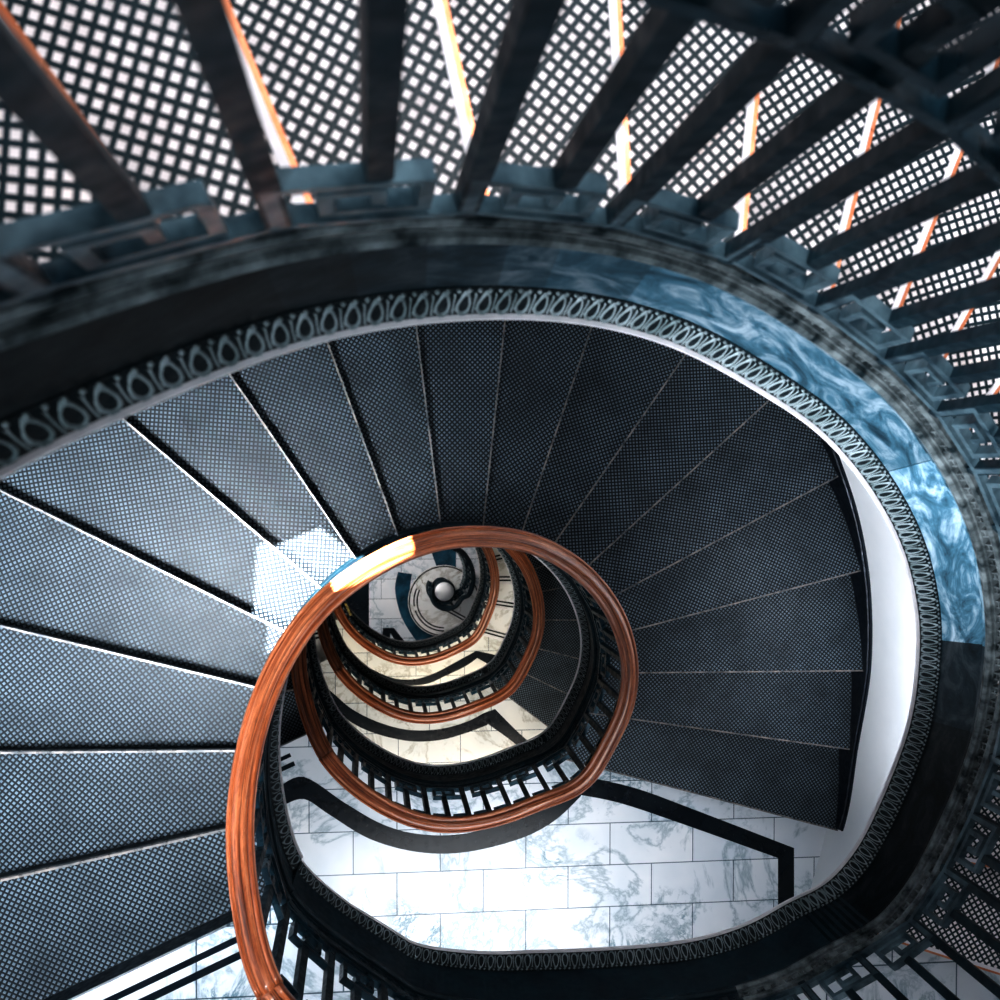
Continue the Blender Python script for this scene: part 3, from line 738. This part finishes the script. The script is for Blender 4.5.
# brass stay on the third handrail
t = empty('brass_bracket', (0, 0, 0), 'small brass bar fixed beside the third handrail, just inside the big rail', 'bracket')
p0 = back(344.5, 604.5, 9.6); p1 = back(349.5, 615.5, 9.75)
t.location = (p0.x, p0.y, Z0-9.75)
m = MB(); A = Vector((p0.x, p0.y, Z0-9.6)); B = Vector((p1.x, p1.y, Z0-9.75)); m.box(A, B-A, Vector((.018, 0, 0)), Vector((0, .01, .01))); m.build('bar', M['brass'], t)
# ------------------------------------------------------------------ enclosing wall
m = MB(); zt = Z0+3.2; n = len(WALL.p); vs = []
for p, a in zip(WALL.p, WALL.a):
    o = WALL.out(a)
    vs += [Vector((p.x, p.y, 0)), Vector((p.x, p.y, zt)), Vector((p.x+o.x*.2, p.y+o.y*.2, zt)), Vector((p.x+o.x*.2, p.y+o.y*.2, 0))]
fs = []
for i in range(n-1):
    for c in range(4): c2 = (c+1) % 4; fs.append((i*4+c, i*4+c2, (i+1)*4+c2, (i+1)*4+c))
m.add(vs, fs, None, True); w = m.build('wall_outer', M['plaster'], None, 'structure')
# ------------------------------------------------------------------ skylight, added fills, sunbeam and sky
def area(name, loc, to, sx, sy, e, c=(1, 1, 1), spread=180):
    l = bpy.data.lights.new(name, 'AREA'); l.shape = 'RECTANGLE'; l.size = sx; l.size_y = sy; l.energy = e; l.color = c; l.spread = math.radians(spread)
    o = bpy.data.objects.new(name, l); col.objects.link(o); o.location = loc
    o.rotation_euler = (Vector(to)-Vector(loc)).to_track_quat('-Z', 'Y').to_euler(); return o
area('skylight_lamp', (.9, -.9, Z0+3.0), (.2, -1.1, Z0-5), 1.6, 1.6, 4, (.86, .94, 1.0))
area('window_lamp', (-1.6, -2.3, Z0+.9), (1.55, .15, Z0-3.1), .5, .5, 22, (.9, .95, 1.0), 28)  # unseen fill added to brighten the right-hand fascia
area('stair_lamp', (-1.25, -1.0, Z0+1.2), (-1.45, -.6, Z0-5.3), .8, 1.2, 66, (.88, .94, 1.0), 40)  # fill added above the left treads, no fitting modelled
area('side_window_lamp', (-.7, -1.5, Z0+.9), (.0, .35, Z0-1.6), .4, .4, 5, (.8, .92, 1.0), 45)  # small unseen fill added for the near key band
area('upper_lamp', (.9, 1.25, Z0+1.4), (.9, 1.0, Z0-2), 2.2, .9, 36, (.97, .97, 1), 90)  # light added over the top flight's treads, source not modelled
for k in (1, 2, 3, 4):
    area('landing_lamp', (.7, -3.6, Z0-F[k]+1.95), (.6, -2.6, Z0-F[k]), 2.2, 1.2, (9, 26, 27, 36)[k-1], [(.94, .97, 1), (.94, .97, 1), (1, .93, .84), (1, .88, .72)][k-1], 110)  # unseen fills added to light the landings, no windows built
area('wall_lamp', (2.35, -2.1, Z0-5.35), (3.1, -1.1, Z0-5.9), .3, .5, 27, (.93, .95, 1), 120)  # added fill tucked under the landing to brighten the right wall
area('hall_lamp', (-.6, -.6, 1.9), (.8, -1.6, 0), .8, .8, 48, (1, .95, .92))  # unseen fill added to lift the newel cap and ground floor
# sunbeam: added spot under the top soffit, masked to the sunlit patch
sp = bpy.data.lights.new('sunbeam', 'SPOT'); sp.energy = 12000; sp.spot_size = math.radians(100); sp.spot_blend = 0; sp.shadow_soft_size = .012; sp.color = (1, .95, .93)
so = bpy.data.objects.new('sunbeam', sp); col.objects.link(so); so.location = (.9, .9, Z0-2.7)
BEAM = [(-.516, -.450), (-.53, -.70), (-.47, -.661), (-.317, -.552), (-.326, -.45), (-.39, -.398)]
sp.use_nodes = True; nt = sp.node_tree; N = nt.nodes; L = nt.links; em = N['Emission']
tc = N.new('ShaderNodeTexCoord'); sx = N.new('ShaderNodeSeparateXYZ'); L.new(tc.outputs['Normal'], sx.inputs[0])
az = mth(N, L, 'ABSOLUTE', sx.outputs[2]); u_ = mth(N, L, 'DIVIDE', sx.outputs[0], az); v_ = mth(N, L, 'DIVIDE', sx.outputs[1], az)
acc = None
for i in range(len(BEAM)):
    (ax_, ay_), (bx_, by_) = BEAM[i], BEAM[(i+1) % len(BEAM)]
    nx, ny = -(by_-ay_), bx_-ax_                     # inside lies to the left of each edge
    e = mth(N, L, 'ADD', mth(N, L, 'MULTIPLY', u_, nx), mth(N, L, 'MULTIPLY', v_, ny)); e = mth(N, L, 'GREATER_THAN', e, nx*ax_+ny*ay_)
    acc = e if acc is None else mth(N, L, 'MULTIPLY', acc, e)
L.new(acc, em.inputs['Strength'])
# world
wd = bpy.data.worlds.new('sky'); bpy.context.scene.world = wd; wd.use_nodes = True
wd.node_tree.nodes['Background'].inputs[0].default_value = (.62, .78, 1, 1); wd.node_tree.nodes['Background'].inputs[1].default_value = .045
# ------------------------------------------------------------------ camera
cd = bpy.data.cameras.new('camera'); co = bpy.data.objects.new('camera', cd); col.objects.link(co)
cd.sensor_width = 36; cd.sensor_fit = 'HORIZONTAL'; cd.lens = 36*FOC/1000; cd.clip_start = .05; cd.clip_end = 100
co.location = (0, 0, Z0); co.rotation_mode = 'QUATERNION'; co.rotation_quaternion = CQ
cd.dof.use_dof = True; cd.dof.focus_distance = 6.0; cd.dof.aperture_fstop = 5.0
bpy.context.scene.camera = co
sc = bpy.context.scene
sc.view_settings.view_transform = 'Standard'; sc.view_settings.look = 'None'; sc.view_settings.exposure = .25; sc.view_settings.gamma = .74
